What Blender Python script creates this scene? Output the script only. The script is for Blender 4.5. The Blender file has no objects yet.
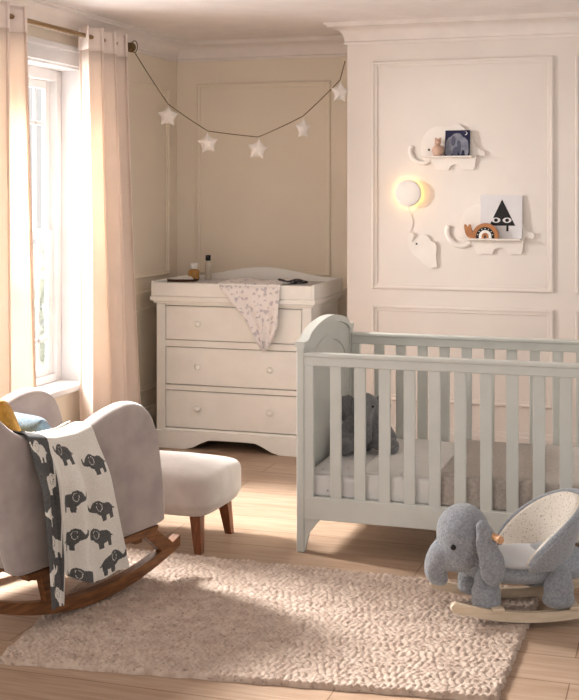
import bpy, bmesh, math, random
from mathutils import Vector, Matrix
from mathutils.geometry import tessellate_polygon
random.seed(7)
PI = math.pi
SC = bpy.context.scene
COL = SC.collection
R = math.radians

# ------------------------------------------------------------------ materials
def lin(c):
    o = []
    for x in c[:3]:
        x = x / 255.0
        o.append(x / 12.92 if x <= 0.04045 else ((x + 0.055) / 1.055) ** 2.4)
    return (o[0], o[1], o[2], 1.0)

def pmat(name, rgb, rough=0.55, rgb2=None, nscale=8.0, bump=0.0, bscale=120.0, sheen=0.0,
         spec=0.35, metal=0.0, stretch=(1, 1, 1), detail=4.0, lo=0.35, hi=0.65, bdist=0.004):
    m = bpy.data.materials.new(name); m.use_nodes = True
    nt = m.node_tree; N = nt.nodes; L = nt.links
    b = N['Principled BSDF']
    b.inputs['Roughness'].default_value = rough
    b.inputs['Metallic'].default_value = metal
    b.inputs['Specular IOR Level'].default_value = spec
    if sheen:
        b.inputs['Sheen Weight'].default_value = sheen
        b.inputs['Sheen Roughness'].default_value = 0.45
    tc = N.new('ShaderNodeTexCoord'); mp = N.new('ShaderNodeMapping')
    mp.inputs['Scale'].default_value = stretch
    L.new(tc.outputs['Object'], mp.inputs['Vector'])
    if rgb2 is None:
        rgb2 = tuple(min(255, x * 1.01) for x in rgb); rgb = tuple(x * 0.985 for x in rgb)
    n = N.new('ShaderNodeTexNoise'); n.inputs['Scale'].default_value = nscale; n.inputs['Detail'].default_value = detail
    L.new(mp.outputs['Vector'], n.inputs['Vector'])
    r = N.new('ShaderNodeValToRGB')
    r.color_ramp.elements[0].position = lo; r.color_ramp.elements[1].position = hi
    r.color_ramp.elements[0].color = lin(rgb); r.color_ramp.elements[1].color = lin(rgb2)
    L.new(n.outputs['Fac'], r.inputs['Fac']); L.new(r.outputs['Color'], b.inputs['Base Color'])
    if bump:
        n2 = N.new('ShaderNodeTexNoise'); n2.inputs['Scale'].default_value = bscale; n2.inputs['Detail'].default_value = 3
        L.new(mp.outputs['Vector'], n2.inputs['Vector'])
        bp = N.new('ShaderNodeBump'); bp.inputs['Strength'].default_value = bump; bp.inputs['Distance'].default_value = bdist
        L.new(n2.outputs['Fac'], bp.inputs['Height']); L.new(bp.outputs['Normal'], b.inputs['Normal'])
    return m

def spots_mat(name, base, spot, scale=60.0, thr=0.28, rough=0.85, spot2=None, sheen=0.2):
    """cloth with small printed blots, placed by a Voronoi texture"""
    m = pmat(name, base, rough, bump=0.15, bscale=300, sheen=sheen)
    nt = m.node_tree; N = nt.nodes; L = nt.links; b = N['Principled BSDF']
    src = b.inputs['Base Color'].links[0].from_socket
    tc = N.new('ShaderNodeTexCoord')
    wn = N.new('ShaderNodeTexNoise'); wn.inputs['Scale'].default_value = scale * 1.7; wn.inputs['Detail'].default_value = 1
    L.new(tc.outputs['Object'], wn.inputs['Vector'])
    mix0 = N.new('ShaderNodeMix'); mix0.data_type = 'VECTOR'; mix0.inputs['Factor'].default_value = 0.012
    L.new(tc.outputs['Object'], mix0.inputs[4]); L.new(wn.outputs['Color'], mix0.inputs[5])
    v = N.new('ShaderNodeTexVoronoi'); v.inputs['Scale'].default_value = scale
    L.new(mix0.outputs[1], v.inputs['Vector'])
    r = N.new('ShaderNodeValToRGB')
    r.color_ramp.elements[0].position = thr * 0.7; r.color_ramp.elements[1].position = thr
    r.color_ramp.elements[0].color = (1, 1, 1, 1); r.color_ramp.elements[1].color = (0, 0, 0, 1)
    L.new(v.outputs['Distance'], r.inputs['Fac'])
    mx = N.new('ShaderNodeMix'); mx.data_type = 'RGBA'
    L.new(r.outputs['Color'], mx.inputs['Factor']); L.new(src, mx.inputs[6])
    if spot2:
        cm = N.new('ShaderNodeMix'); cm.data_type = 'RGBA'
        cm.inputs[6].default_value = lin(spot); cm.inputs[7].default_value = lin(spot2)
        sp = N.new('ShaderNodeSeparateColor'); L.new(v.outputs['Color'], sp.inputs[0]); L.new(sp.outputs[0], cm.inputs['Factor'])
        L.new(cm.outputs[2], mx.inputs[7])
    else:
        mx.inputs[7].default_value = lin(spot)
    L.new(mx.outputs[2], b.inputs['Base Color'])
    return m

M = {}
M['breast'] = pmat('paint_cream_pink', (235, 226, 218), 0.7, nscale=2.0, bump=0.03, bscale=40)
M['alcove'] = pmat('paint_taupe', (238, 226, 208), 0.7, nscale=2.0, bump=0.03, bscale=40)
M['ceil'] = pmat('paint_ceiling', (240, 232, 228), 0.8)
M['cornice'] = pmat('paint_cornice', (238, 229, 222), 0.7)
M['sash'] = pmat('paint_window_white', (228, 226, 226), 0.45)
M['cot'] = pmat('paint_cot_grey', (211, 213, 207), 0.42)
M['dresser'] = pmat('paint_dresser_ivory', (252, 250, 245), 0.42)
M['gap'] = pmat('shadow_gap', (70, 62, 54), 0.9)
M['brass'] = pmat('aged_brass', (150, 122, 84), 0.38, metal=0.7, nscale=20)
M['brassdark'] = pmat('dark_bronze', (112, 86, 54), 0.65, metal=0.3, nscale=20)
M['velvet'] = pmat('grey_velvet', (160, 148, 144), 0.85, (178, 166, 160), nscale=9, bump=0.12, bscale=180, sheen=0.55)
M['velvetlight'] = pmat('pale_velvet', (182, 172, 165), 0.85, (198, 188, 181), nscale=9, bump=0.12, bscale=180, sheen=0.5)
M['walnut'] = pmat('walnut_wood', (98, 60, 34), 0.4, (136, 90, 54), nscale=5, stretch=(2, 14, 14), detail=6)
M['walnutleg'] = pmat('walnut_leg', (104, 58, 34), 0.38, (134, 80, 50), nscale=6, stretch=(14, 14, 2), detail=6)
M['birch'] = pmat('pale_birch', (204, 184, 158), 0.5, (218, 200, 177), nscale=5, stretch=(2, 16, 16), detail=5)
M['beech'] = pmat('beech_peg', (196, 148, 108), 0.5, (214, 168, 128), nscale=8, stretch=(12, 3, 12))
M['plush'] = pmat('grey_plush', (130, 134, 140), 0.95, (156, 159, 165), nscale=110, bump=0.9, bscale=170, sheen=0.5, bdist=0.008)
M['plushlight'] = pmat('grey_marl_jersey', (138, 143, 150), 0.95, (164, 168, 174), nscale=120, bump=0.3, bscale=260, sheen=0.4)
M['plushdark'] = pmat('slate_plush', (118, 119, 122), 0.95, (138, 138, 140), nscale=120, bump=0.9, bscale=150, sheen=0.35, bdist=0.008)
M['lining'] = spots_mat('cream_dotted_cotton', (230, 222, 210), (150, 138, 124), scale=120, thr=0.26)
M['minky'] = pmat('pale_blue_minky', (208, 212, 216), 0.9, bump=0.3, bscale=150, sheen=0.4)
M['black'] = pmat('black_gloss', (18, 16, 16), 0.2)
M['ink'] = pmat('black_print', (34, 32, 32), 0.7)
M['white'] = pmat('white_satin', (242, 239, 234), 0.5)
M['shelf'] = pmat('white_lacquer', (240, 232, 224), 0.45)
M['eyegrey'] = pmat('painted_eye', (90, 78, 70), 0.5)
M['felt'] = pmat('white_felt', (240, 232, 224), 0.95, bump=0.4, bscale=120, sheen=0.4)
M['cord'] = pmat('twine', (112, 92, 66), 0.85)
M['sheet'] = spots_mat('star_print_sheet', (222, 220, 218), (164, 164, 168), scale=24, thr=0.17)
M['quilt'] = pmat('white_quilt', (226, 224, 220), 0.9, bump=0.35, bscale=40, sheen=0.3, bdist=0.01)
M['greyblanket'] = pmat('grey_knit', (166, 156, 148), 0.95, (184, 174, 165), nscale=90, bump=0.5, bscale=140, sheen=0.3)
M['mattress'] = pmat('mattress_white', (226, 222, 216), 0.9)
M['muslin'] = spots_mat('muslin_print', (240, 233, 230), (184, 178, 186), scale=34, thr=0.42, spot2=(214, 204, 202))
def blot_mat(name, base, spot, sc, lo, hi):
    m = pmat(name, base, 0.9, spot, nscale=sc, bump=0.15, bscale=300, sheen=0.2, lo=lo, hi=hi, detail=1.5)
    return m
M['muslin'] = blot_mat('muslin_print', (241, 236, 234), (204, 198, 204), 36, .56, .63)
M['matprint'] = spots_mat('changing_mat_print', (206, 203, 202), (150, 148, 154), scale=40, thr=0.36)
M['darkcloth'] = pmat('charcoal_print', (40, 38, 44), 0.9, (120, 116, 120), nscale=50, lo=.5, hi=.62)
M['darkwood'] = pmat('dark_wood_tray', (92, 66, 48), 0.5)
M['amber'] = pmat('amber_glass', (176, 122, 50), 0.12, (196, 146, 70), spec=0.6)
M['clearbottle'] = pmat('clear_bottle', (206, 196, 180), 0.1, spec=0.6)
M['mustard'] = pmat('mustard_knit', (176, 128, 48), 0.95, (196, 148, 64), nscale=60, bump=0.4, bscale=140, sheen=0.2)
M['bluecush'] = pmat('slate_blue_knit', (84, 104, 120), 0.95, (104, 124, 138), nscale=60, bump=0.4, bscale=140, sheen=0.2)
M['ele_dark'] = pmat('charcoal_yarn', (82, 82, 82), 0.95, (100, 99, 98), nscale=160, bump=0.4, bscale=260)
M['ele_light'] = pmat('ecru_yarn', (226, 222, 214), 0.95, (236, 232, 224), nscale=160, bump=0.4, bscale=260)
M['navy'] = pmat('navy_print', (20, 22, 60), 0.5)
M['bookgrey'] = pmat('grey_print', (106, 108, 124), 0.5, (140, 142, 154), nscale=30)
M['bookgreydark'] = pmat('dark_grey_print', (84, 86, 104), 0.5)
M['paper'] = pmat('white_print', (224, 221, 222), 0.6)
M['pinkwood'] = pmat('pink_wood', (196, 160, 140), 0.55, (208, 174, 154))
M['orangewood'] = pmat('tan_wood', (170, 112, 70), 0.55, (190, 132, 88), nscale=14)
M['leaf'] = pmat('leaf_green', (212, 221, 210), 0.7, (228, 234, 226), nscale=8)
M['trunkbark'] = pmat('bark', (110, 96, 82), 0.9)

# curtain: fabric that lets light through
def curtain_mat(name, rgb, trans):
    m = pmat(name, rgb, 0.9, bump=0.12, bscale=260, sheen=0.2)
    nt = m.node_tree; N = nt.nodes; L = nt.links
    b = N['Principled BSDF']; out = N['Material Output']
    t = N.new('ShaderNodeBsdfTranslucent'); t.inputs['Color'].default_value = lin((255, 240, 222))
    mx = N.new('ShaderNodeMixShader'); mx.inputs[0].default_value = trans
    L.new(b.outputs[0], mx.inputs[1]); L.new(t.outputs[0], mx.inputs[2]); L.new(mx.outputs[0], out.inputs['Surface'])
    return m
M['curtain'] = curtain_mat('curtain_linen', (250, 238, 230), 0.34)
M['heading'] = curtain_mat('curtain_heading', (242, 228, 220), 0.05)

# window glass
def glass_mat():
    m = bpy.data.materials.new('window_glass'); m.use_nodes = True
    nt = m.node_tree; N = nt.nodes; L = nt.links
    N.remove(N['Principled BSDF'])
    t = N.new('ShaderNodeBsdfTransparent'); g = N.new('ShaderNodeBsdfGlossy'); g.inputs['Roughness'].default_value = 0.02
    mx = N.new('ShaderNodeMixShader')
    mx.inputs[0].default_value = 0.05; L.new(t.outputs[0], mx.inputs[1]); L.new(g.outputs[0], mx.inputs[2])
    L.new(mx.outputs[0], N['Material Output'].inputs['Surface'])
    return m
M['glass'] = glass_mat()

def emit_mat(name, rgb, s):
    m = bpy.data.materials.new(name); m.use_nodes = True
    b = m.node_tree.nodes['Principled BSDF']
    b.inputs['Base Color'].default_value = lin(rgb)
    b.inputs['Emission Color'].default_value = lin(rgb); b.inputs['Emission Strength'].default_value = s
    return m
M['bulb'] = emit_mat('warm_led', (255, 205, 120), 9.0)

# oak floor boards running along x
def floor_mat():
    m = bpy.data.materials.new('oak_boards'); m.use_nodes = True
    nt = m.node_tree; N = nt.nodes; L = nt.links; b = N['Principled BSDF']
    tc = N.new('ShaderNodeTexCoord')
    mp = N.new('ShaderNodeMapping'); mp.inputs['Location'].default_value = (0.35, 0.06, 0)
    L.new(tc.outputs['Object'], mp.inputs['Vector'])
    br = N.new('ShaderNodeTexBrick')
    br.inputs['Scale'].default_value = 1.0; br.inputs['Brick Width'].default_value = 1.9; br.inputs['Row Height'].default_value = 0.225
    br.inputs['Mortar Size'].default_value = 0.0022; br.inputs['Mortar Smooth'].default_value = 0.2; br.inputs['Bias'].default_value = 0.0
    br.offset = 0.37; br.offset_frequency = 2
    br.inputs['Color1'].default_value = lin((172, 147, 126)); br.inputs['Color2'].default_value = lin((189, 165, 144))
    br.inputs['Mortar'].default_value = lin((120, 92, 70))
    L.new(mp.outputs['Vector'], br.inputs['Vector'])
    mp2 = N.new('ShaderNodeMapping'); mp2.inputs['Scale'].default_value = (1.2, 16, 1)
    L.new(tc.outputs['Object'], mp2.inputs['Vector'])
    n = N.new('ShaderNodeTexNoise'); n.inputs['Scale'].default_value = 3.2; n.inputs['Detail'].default_value = 7; n.inputs['Distortion'].default_value = 0.6
    L.new(mp2.outputs['Vector'], n.inputs['Vector'])
    r = N.new('ShaderNodeValToRGB'); r.color_ramp.elements[0].position = 0.3; r.color_ramp.elements[1].position = 0.7
    r.color_ramp.elements[0].color = lin((218, 205, 195)); r.color_ramp.elements[1].color = (1, 1, 1, 1)
    L.new(n.outputs['Fac'], r.inputs['Fac'])
    mx = N.new('ShaderNodeMix'); mx.data_type = 'RGBA'; mx.blend_type = 'MULTIPLY'; mx.inputs['Factor'].default_value = 0.85
    L.new(br.outputs['Color'], mx.inputs[6]); L.new(r.outputs['Color'], mx.inputs[7]); L.new(mx.outputs[2], b.inputs['Base Color'])
    b.inputs['Roughness'].default_value = 0.45; b.inputs['Specular IOR Level'].default_value = 0.35
    bp = N.new('ShaderNodeBump'); bp.inputs['Strength'].default_value = 0.25; bp.inputs['Distance'].default_value = 0.004; bp.invert = True
    L.new(br.outputs['Fac'], bp.inputs['Height']); L.new(bp.outputs['Normal'], b.inputs['Normal'])
    return m
M['floor'] = floor_mat()

# chunky flecked wool
def rug_mat():
    m = pmat('flecked_wool', (172, 150, 134), 0.98, (196, 176, 160), nscale=26, sheen=0.25, bump=0.4, bscale=260)
    nt = m.node_tree; N = nt.nodes; L = nt.links; b = N['Principled BSDF']
    src = b.inputs['Base Color'].links[0].from_socket
    tc = N.new('ShaderNodeTexCoord')
    mp = N.new('ShaderNodeMapping'); mp.inputs['Scale'].default_value = (1, 1.5, 1); L.new(tc.outputs['Object'], mp.inputs['Vector'])
    v = N.new('ShaderNodeTexNoise'); v.inputs['Scale'].default_value = 62; v.inputs['Detail'].default_value = 2
    L.new(mp.outputs['Vector'], v.inputs['Vector'])
    r = N.new('ShaderNodeValToRGB'); r.color_ramp.elements[0].position = 0.57; r.color_ramp.elements[1].position = 0.70
    r.color_ramp.elements[0].color = (0, 0, 0, 1); r.color_ramp.elements[1].color = (.8, .8, .8, 1)
    L.new(v.outputs['Fac'], r.inputs['Fac'])
    mx = N.new('ShaderNodeMix'); mx.data_type = 'RGBA'
    L.new(r.outputs['Color'], mx.inputs['Factor']); L.new(src, mx.inputs[6]); mx.inputs[7].default_value = lin((138, 116, 104))
    L.new(mx.outputs[2], b.inputs['Base Color'])
    return m
M['rug'] = rug_mat()

# ------------------------------------------------------------------ mesh helpers
def tag(o, label=None, cat=None, group=None, kind=None):
    if label: o['label'] = label
    if cat: o['category'] = cat
    if group: o['group'] = group
    if kind: o['kind'] = kind
    return o

def empty(name, loc=(0, 0, 0), rz=0.0, label=None, cat=None, group=None):
    o = bpy.data.objects.new(name, None); COL.objects.link(o)
    o.location = loc; o.rotation_euler = (0, 0, rz); o.empty_display_size = 0.1
    return tag(o, label, cat, group)

def obj(name, bm, mat, parent=None, smooth=True, bevel=0.0, subsurf=0, seg=3, solid=0.0):
    me = bpy.data.meshes.new(name)
    bmesh.ops.recalc_face_normals(bm, faces=bm.faces[:])
    bm.to_mesh(me); bm.free()
    for mm in (mat if isinstance(mat, (list, tuple)) else [mat]): me.materials.append(mm)
    for p in me.polygons: p.use_smooth = smooth
    o = bpy.data.objects.new(name, me); COL.objects.link(o)
    if parent: o.parent = parent
    if solid:
        s = o.modifiers.new('solid', 'SOLIDIFY'); s.thickness = solid; s.offset = 0
    if bevel:
        b = o.modifiers.new('bevel', 'BEVEL'); b.width = bevel; b.segments = seg; b.limit_method = 'ANGLE'; b.angle_limit = R(35)
    if subsurf:
        s = o.modifiers.new('sub', 'SUBSURF'); s.levels = subsurf; s.render_levels = subsurf
    return o

def ed_smooth(o, ang=40):
    """smooth shading with hard edges above an angle"""
    me = o.data
    bm = bmesh.new(); bm.from_mesh(me)
    for e in bm.edges:
        e.smooth = not (len(e.link_faces) == 2 and e.calc_face_angle(0) > R(ang))
    bm.to_mesh(me); bm.free()
    return o

def add_box(bm, lo, hi):
    x0, y0, z0 = lo; x1, y1, z1 = hi
    v = [bm.verts.new(p) for p in ((x0, y0, z0), (x1, y0, z0), (x1, y1, z0), (x0, y1, z0), (x0, y0, z1), (x1, y0, z1), (x1, y1, z1), (x0, y1, z1))]
    for f in ((0, 3, 2, 1), (4, 5, 6, 7), (0, 1, 5, 4), (1, 2, 6, 5), (2, 3, 7, 6), (3, 0, 4, 7)):
        bm.faces.new([v[i] for i in f])

def box(name, lo, hi, mat, parent=None, bevel=0.004):
    bm = bmesh.new(); add_box(bm, lo, hi)
    return obj(name, bm, mat, parent, smooth=False, bevel=bevel, seg=2)

def add_prism(bm, pts, a, b, plane='xz', mi=0):
    """extrude a 2-D outline between a and b along the third axis"""
    def P(p, t):
        return {'xz': (p[0], t, p[1]), 'yz': (t, p[0], p[1]), 'xy': (p[0], p[1], t)}[plane]
    A = [bm.verts.new(P(p, a)) for p in pts]; B = [bm.verts.new(P(p, b)) for p in pts]
    fs = []; n = len(pts)
    for t in tessellate_polygon([[Vector((p[0], p[1], 0)) for p in pts]]):
        fs.append(bm.faces.new([A[i] for i in t])); fs.append(bm.faces.new([B[i] for i in reversed(t)]))
    for i in range(n):
        fs.append(bm.faces.new((A[i], B[i], B[(i + 1) % n], A[(i + 1) % n])))
    for f in fs: f.material_index = mi

def prism(name, pts, a, b, mat, parent=None, plane='xz', bevel=0.003, smooth=False, seg=2):
    bm = bmesh.new(); add_prism(bm, pts, a, b, plane)
    bmesh.ops.recalc_face_normals(bm, faces=bm.faces[:])
    bmesh.ops.dissolve_limit(bm, angle_limit=0.01, verts=bm.verts[:], edges=bm.edges[:]) if False else None
    o = obj(name, bm, mat, parent, smooth=smooth, bevel=bevel, seg=seg)
    return o

def add_tube(bm, pts, r, seg=10, cap=True):
    pts = [Vector(p) for p in pts]; rs = r if isinstance(r, (list, tuple)) else [r] * len(pts)
    rings = []; up = Vector((0, 0, 1))
    prev = None
    for i, p in enumerate(pts):
        d = (pts[min(i + 1, len(pts) - 1)] - pts[max(i - 1, 0)]).normalized()
        if prev is None:
            a = up if abs(d.z) < 0.9 else Vector((1, 0, 0))
            n = d.cross(a).normalized()
        else:
            n = (prev - d * prev.dot(d)).normalized()
        prev = n; b = d.cross(n)
        rings.append([bm.verts.new(p + (n * math.cos(2 * PI * k / seg) + b * math.sin(2 * PI * k / seg)) * rs[i]) for k in range(seg)])
    for i in range(len(rings) - 1):
        for k in range(seg):
            bm.faces.new((rings[i][k], rings[i][(k + 1) % seg], rings[i + 1][(k + 1) % seg], rings[i + 1][k]))
    if cap:
        bm.faces.new(rings[0]); bm.faces.new(rings[-1])

def tube(name, pts, r, mat, parent=None, seg=10):
    bm = bmesh.new(); add_tube(bm, pts, r, seg)
    return ed_smooth(obj(name, bm, mat, parent))

def lathe(name, prof, mat, parent=None, loc=(0, 0, 0), axis='z', seg=20):
    """spin a (radius, height) profile"""
    bm = bmesh.new(); rings = []
    for r, h in prof:
        ring = []
        for k in range(seg):
            a = 2 * PI * k / seg; c, s = r * math.cos(a), r * math.sin(a)
            p = {'z': (c, s, h), 'y': (c, h, s), 'x': (h, c, s)}[axis]
            ring.append(bm.verts.new(Vector(p) + Vector(loc)))
        rings.append(ring)
    for i in range(len(rings) - 1):
        for k in range(seg):
            bm.faces.new((rings[i][k], rings[i][(k + 1) % seg], rings[i + 1][(k + 1) % seg], rings[i + 1][k]))
    bm.faces.new(rings[0]); bm.faces.new(rings[-1])
    return ed_smooth(obj(name, bm, mat, parent), 50)

def add_ell(bm, c, r, rot=(0, 0, 0), seg=20):
    mt = Matrix.Translation(Vector(c)) @ Matrix.Rotation(rot[2], 4, 'Z') @ Matrix.Rotation(rot[1], 4, 'Y') @ Matrix.Rotation(rot[0], 4, 'X') @ Matrix.Diagonal((r[0], r[1], r[2], 1))
    bmesh.ops.create_uvsphere(bm, u_segments=seg, v_segments=seg // 2 + 2, radius=1, matrix=mt)

def bake(o):
    dg = bpy.context.evaluated_depsgraph_get()
    me = bpy.data.meshes.new_from_object(o.evaluated_get(dg))
    o.modifiers.clear(); o.data = me
    for p in me.polygons: p.use_smooth = True
    return o

def blob(name, ells, chains, mat, parent=None, voxel=0.008, smooth=8):
    """one continuous skin over ellipsoids and tapered chains (voxel union, then relaxed)"""
    bm = bmesh.new()
    for e in ells: add_ell(bm, *e)
    for pts, rs in chains:
        pts = [Vector(p) for p in pts]
        for i in range(len(pts) - 1):
            for k in range(6):
                t = k / 6
                rr = rs[i] * (1 - t) + rs[i + 1] * t
                add_ell(bm, pts[i].lerp(pts[i + 1], t), (rr, rr, rr), seg=12)
        add_ell(bm, pts[-1], (rs[-1],) * 3, seg=12)
    o = obj(name, bm, mat, parent)
    r = o.modifiers.new('remesh', 'REMESH'); r.mode = 'VOXEL'; r.voxel_size = voxel
    s = o.modifiers.new('smooth', 'SMOOTH'); s.iterations = smooth; s.factor = 0.5
    bpy.context.view_layer.update()
    bake(o)
    if not o.data.materials: o.data.materials.append(mat)
    return o

def grid(name, fn, nu, nv, mat, parent=None, solid=0.0, matfn=None, subsurf=0):
    bm = bmesh.new()
    V = [[bm.verts.new(fn(i / nu, j / nv)) for j in range(nv + 1)] for i in range(nu + 1)]
    for i in range(nu):
        for j in range(nv):
            f = bm.faces.new((V[i][j], V[i + 1][j], V[i + 1][j + 1], V[i][j + 1]))
            if matfn: f.material_index = matfn((i + .5) / nu, (j + .5) / nv)
    return obj(name, bm, mat, parent, solid=solid, subsurf=subsurf)

def copy_tree(o, parent=None):
    c = o.copy(); COL.objects.link(c); c.parent = parent
    for ch in [x for x in bpy.data.objects if x.parent == o]: copy_tree(ch, c)
    return c

def sstep(a, b, x):
    t = max(0.0, min(1.0, (x - a) / (b - a))); return t * t * (3 - 2 * t)

def lerp(a, b, t): return a + (b - a) * t

def interp(tab, x):
    if x <= tab[0][0]: return tab[0][1]
    for (a, fa), (b, fb) in zip(tab, tab[1:]):
        if x <= b:
            return fa + (fb - fa) * (x - a) / (b - a)
    return tab[-1][1]

def inside(p, poly):
    x, y = p; r = False; n = len(poly)
    for i in range(n):
        x0, y0 = poly[i]; x1, y1 = poly[(i + 1) % n]
        if (y0 > y) != (y1 > y) and x < (x1 - x0) * (y - y0) / (y1 - y0) + x0: r = not r
    return r

def smooth_poly(pts, it=2):
    """corner cutting for rounded outlines"""
    for _ in range(it):
        q = []
        for i in range(len(pts)):
            a, b = pts[i], pts[(i + 1) % len(pts)]
            q.append((a[0] * .75 + b[0] * .25, a[1] * .75 + b[1] * .25)); q.append((a[0] * .25 + b[0] * .75, a[1] * .25 + b[1] * .75))
        pts = q
    return pts

def smooth_path(pts, it=2):
    pts = [Vector(p) for p in pts]
    for _ in range(it):
        q = [pts[0]]
        for a, b in zip(pts, pts[1:]): q += [a.lerp(b, .25), a.lerp(b, .75)]
        q.append(pts[-1]); pts = q
    return pts

# ------------------------------------------------------------------ room shell
XL, YB, YC, XC, ZC = -3.26, 7.60, 7.00, -1.907, 2.565     # left wall, alcove wall, chimney face, its corner, ceiling
WY0, WY1, WZ0, WZ1 = 4.15, 6.24, 0.47, 2.27               # window opening, widened on its unseen near side to let in light
XE = 1.6
def struct(o): o['kind'] = 'structure'; return o

struct(box('floor', (XL - 0.3, -0.6, -0.1), (XE, YB + 0.2, 0), M['floor'], bevel=0))
struct(box('ceiling', (XL - 0.3, -0.6, ZC), (XE, YB + 0.2, ZC + 0.1), M['ceil'], bevel=0))
bm = bmesh.new()
WX = XL - 0.20
add_box(bm, (WX, 3.0, 0), (XL, WY0, ZC)); add_box(bm, (WX, WY1, 0), (XL, YB + 0.2, ZC))
add_box(bm, (WX, WY0, 0), (XL, WY1, WZ0)); add_box(bm, (WX, WY0, WZ1), (XL, WY1, ZC))
struct(obj('wall_left', bm, M['alcove'], smooth=False))
struct(box('wall_back', (XL, YB, 0), (XE, YB + 0.2, ZC), M['alcove'], bevel=0))
struct(box('wall_chimney', (XC, YC, 0), (0.55, YB, ZC), M['breast'], bevel=0.004))

def moulding_frame(name, plane, a0, a1, z0, z1, at, out, mat, w=0.036):
    """raised rectangular panel moulding on a wall; 'out' is the sign of the face normal"""
    bm = bmesh.new()
    d1, d2 = 0.009 * out, 0.017 * out
    def B(u0, u1, v0, v1, d):
        if plane == 'y': add_box(bm, (u0, min(at, at + d), v0), (u1, max(at, at + d), v1))
        else: add_box(bm, (min(at, at + d), u0, v0), (max(at, at + d), u1, v1))
    for (o, ww, d) in ((0, w, d1), (0.004, 0.014, d2)):
        B(a0 + o, a0 + o + ww, z0 + o, z1 - o, d); B(a1 - o - ww, a1 - o, z0 + o, z1 - o, d)
        B(a0 + o + ww, a1 - o - ww, z0 + o, z0 + o + ww, d); B(a0 + o + ww, a1 - o - ww, z1 - o - ww, z1 - o, d)
    return struct(obj(name, bm, mat, smooth=False, bevel=0.004, seg=2))

moulding_frame('trim_1', 'y', -1.757, -0.700, 0.998, 2.338, YC, -1, M['breast'])
moulding_frame('trim_2', 'y', -0.582, 0.42, 0.998, 2.338, YC, -1, M['breast'])
moulding_frame('trim_3', 'y', -1.757, -0.700, 0.345, 0.905, YC, -1, M['breast'])
moulding_frame('trim_4', 'y', -0.582, 0.42, 0.345, 0.905, YC, -1, M['breast'])
moulding_frame('trim_5', 'y', -3.121, -2.178, 1.02, 2.29, YB, -1, M['alcove'])
moulding_frame('trim_6', 'x', 6.42, 7.452, 1.02, 2.262, XL, 1, M['alcove'])
moulding_frame('trim_7', 'x', 6.42, 7.452, 0.30, 0.835, XL, 1, M['alcove'])
moulding_frame('trim_8', 'y', -3.121, -2.178, 0.30, 0.835, YB, -1, M['alcove'])

def rail_y(name, x0, x1, y, z0, z1, mat, d):
    bm = bmesh.new(); h = z1 - z0
    add_box(bm, (x0, y - d * .55, z0), (x1, y, z1)); add_box(bm, (x0, y - d, z1 - h * .5), (x1, y, z1 - h * .12))
    return struct(obj(name, bm, mat, smooth=False, bevel=0.003, seg=2))
def rail_x(name, y0, y1, x, z0, z1, mat, d):
    bm = bmesh.new(); h = z1 - z0
    add_box(bm, (x, y0, z0), (x + d * .55, y1, z1)); add_box(bm, (x, y0, z1 - h * .5), (x + d, y1, z1 - h * .12))
    return struct(obj(name, bm, mat, smooth=False, bevel=0.003, seg=2))
rail_y('trim_9', XL, XC, YB, 0.90, 0.945, M['alcove'], 0.028)
rail_x('trim_10', WY1 + 0.10, YB, XL, 0.90, 0.945, M['alcove'], 0.028)
rail_y('baseboard_chimney', XC - 0.016, 0.566, YC, 0.0, 0.20, M['breast'], 0.022)
rail_y('baseboard_back', XL, XC, YB, 0.0, 0.20, M['alcove'], 0.022)
rail_x('baseboard_left', 3.0, YB, XL, 0.0, 0.20, M['alcove'], 0.022)

# cornice: coved profile swept along each wall (distance out from wall, drop below ceiling)
cprof = [(0, -.125), (.014, -.125), (.018, -.112), (.012, -.104)]
for k in range(7):
    a = k / 6 * PI / 2
    cprof.append((.012 + .075 * (1 - math.cos(a)), -.104 + .078 * math.sin(a)))
cprof += [(.100, -.026), (.100, -.012), (.112, -.012), (.112, 0), (0, 0)]
def cornice(name, path):
    """path: list of (x, y, outward x, outward y) mitred corner stations"""
    bm = bmesh.new(); rings = []
    for (x, y, ox, oy) in path:
        rings.append([bm.verts.new((x + ox * d, y + oy * d, ZC + h)) for d, h in cprof])
    n = len(cprof)
    for a, b in zip(rings, rings[1:]):
        for k in range(n):
            bm.faces.new((a[k], a[(k + 1) % n], b[(k + 1) % n], b[k]))
    bm.faces.new(rings[0]); bm.faces.new(rings[-1])
    o = struct(obj(name, bm, M['cornice'])); return ed_smooth(o, 35)
cornice('trim_11', [(XL, 3.0, 1, 0), (XL, YB, 1, -1), (XC, YB, -1, -1), (XC, YC, -1, -1), (0.55, YC, 1, -1), (0.55, YB, 1, -1), (XE, YB, 0, -1)])

# ------------------------------------------------------------------ window
win = struct(empty('window_1', (XL, (WY0 + WY1) / 2, WZ0)))
yc0, zc0 = (WY0 + WY1) / 2, WZ0
def wbox(name, lo, hi, mat=M['sash'], bevel=0.004, parent=None):
    lo = (lo[0] - XL, lo[1] - yc0, lo[2] - zc0); hi = (hi[0] - XL, hi[1] - yc0, hi[2] - zc0)
    return box(name, lo, hi, mat, win if parent is None else parent, bevel)
def wboxes(name, L_, mat=M['sash'], bevel=0.003, parent=None):
    bm = bmesh.new()
    for lo, hi in L_:
        add_box(bm, (lo[0] - XL, lo[1] - yc0, lo[2] - zc0), (hi[0] - XL, hi[1] - yc0, hi[2] - zc0))
    return obj(name, bm, mat, win if parent is None else parent, smooth=False, bevel=bevel, seg=2)
X0 = XL - 0.20
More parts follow.
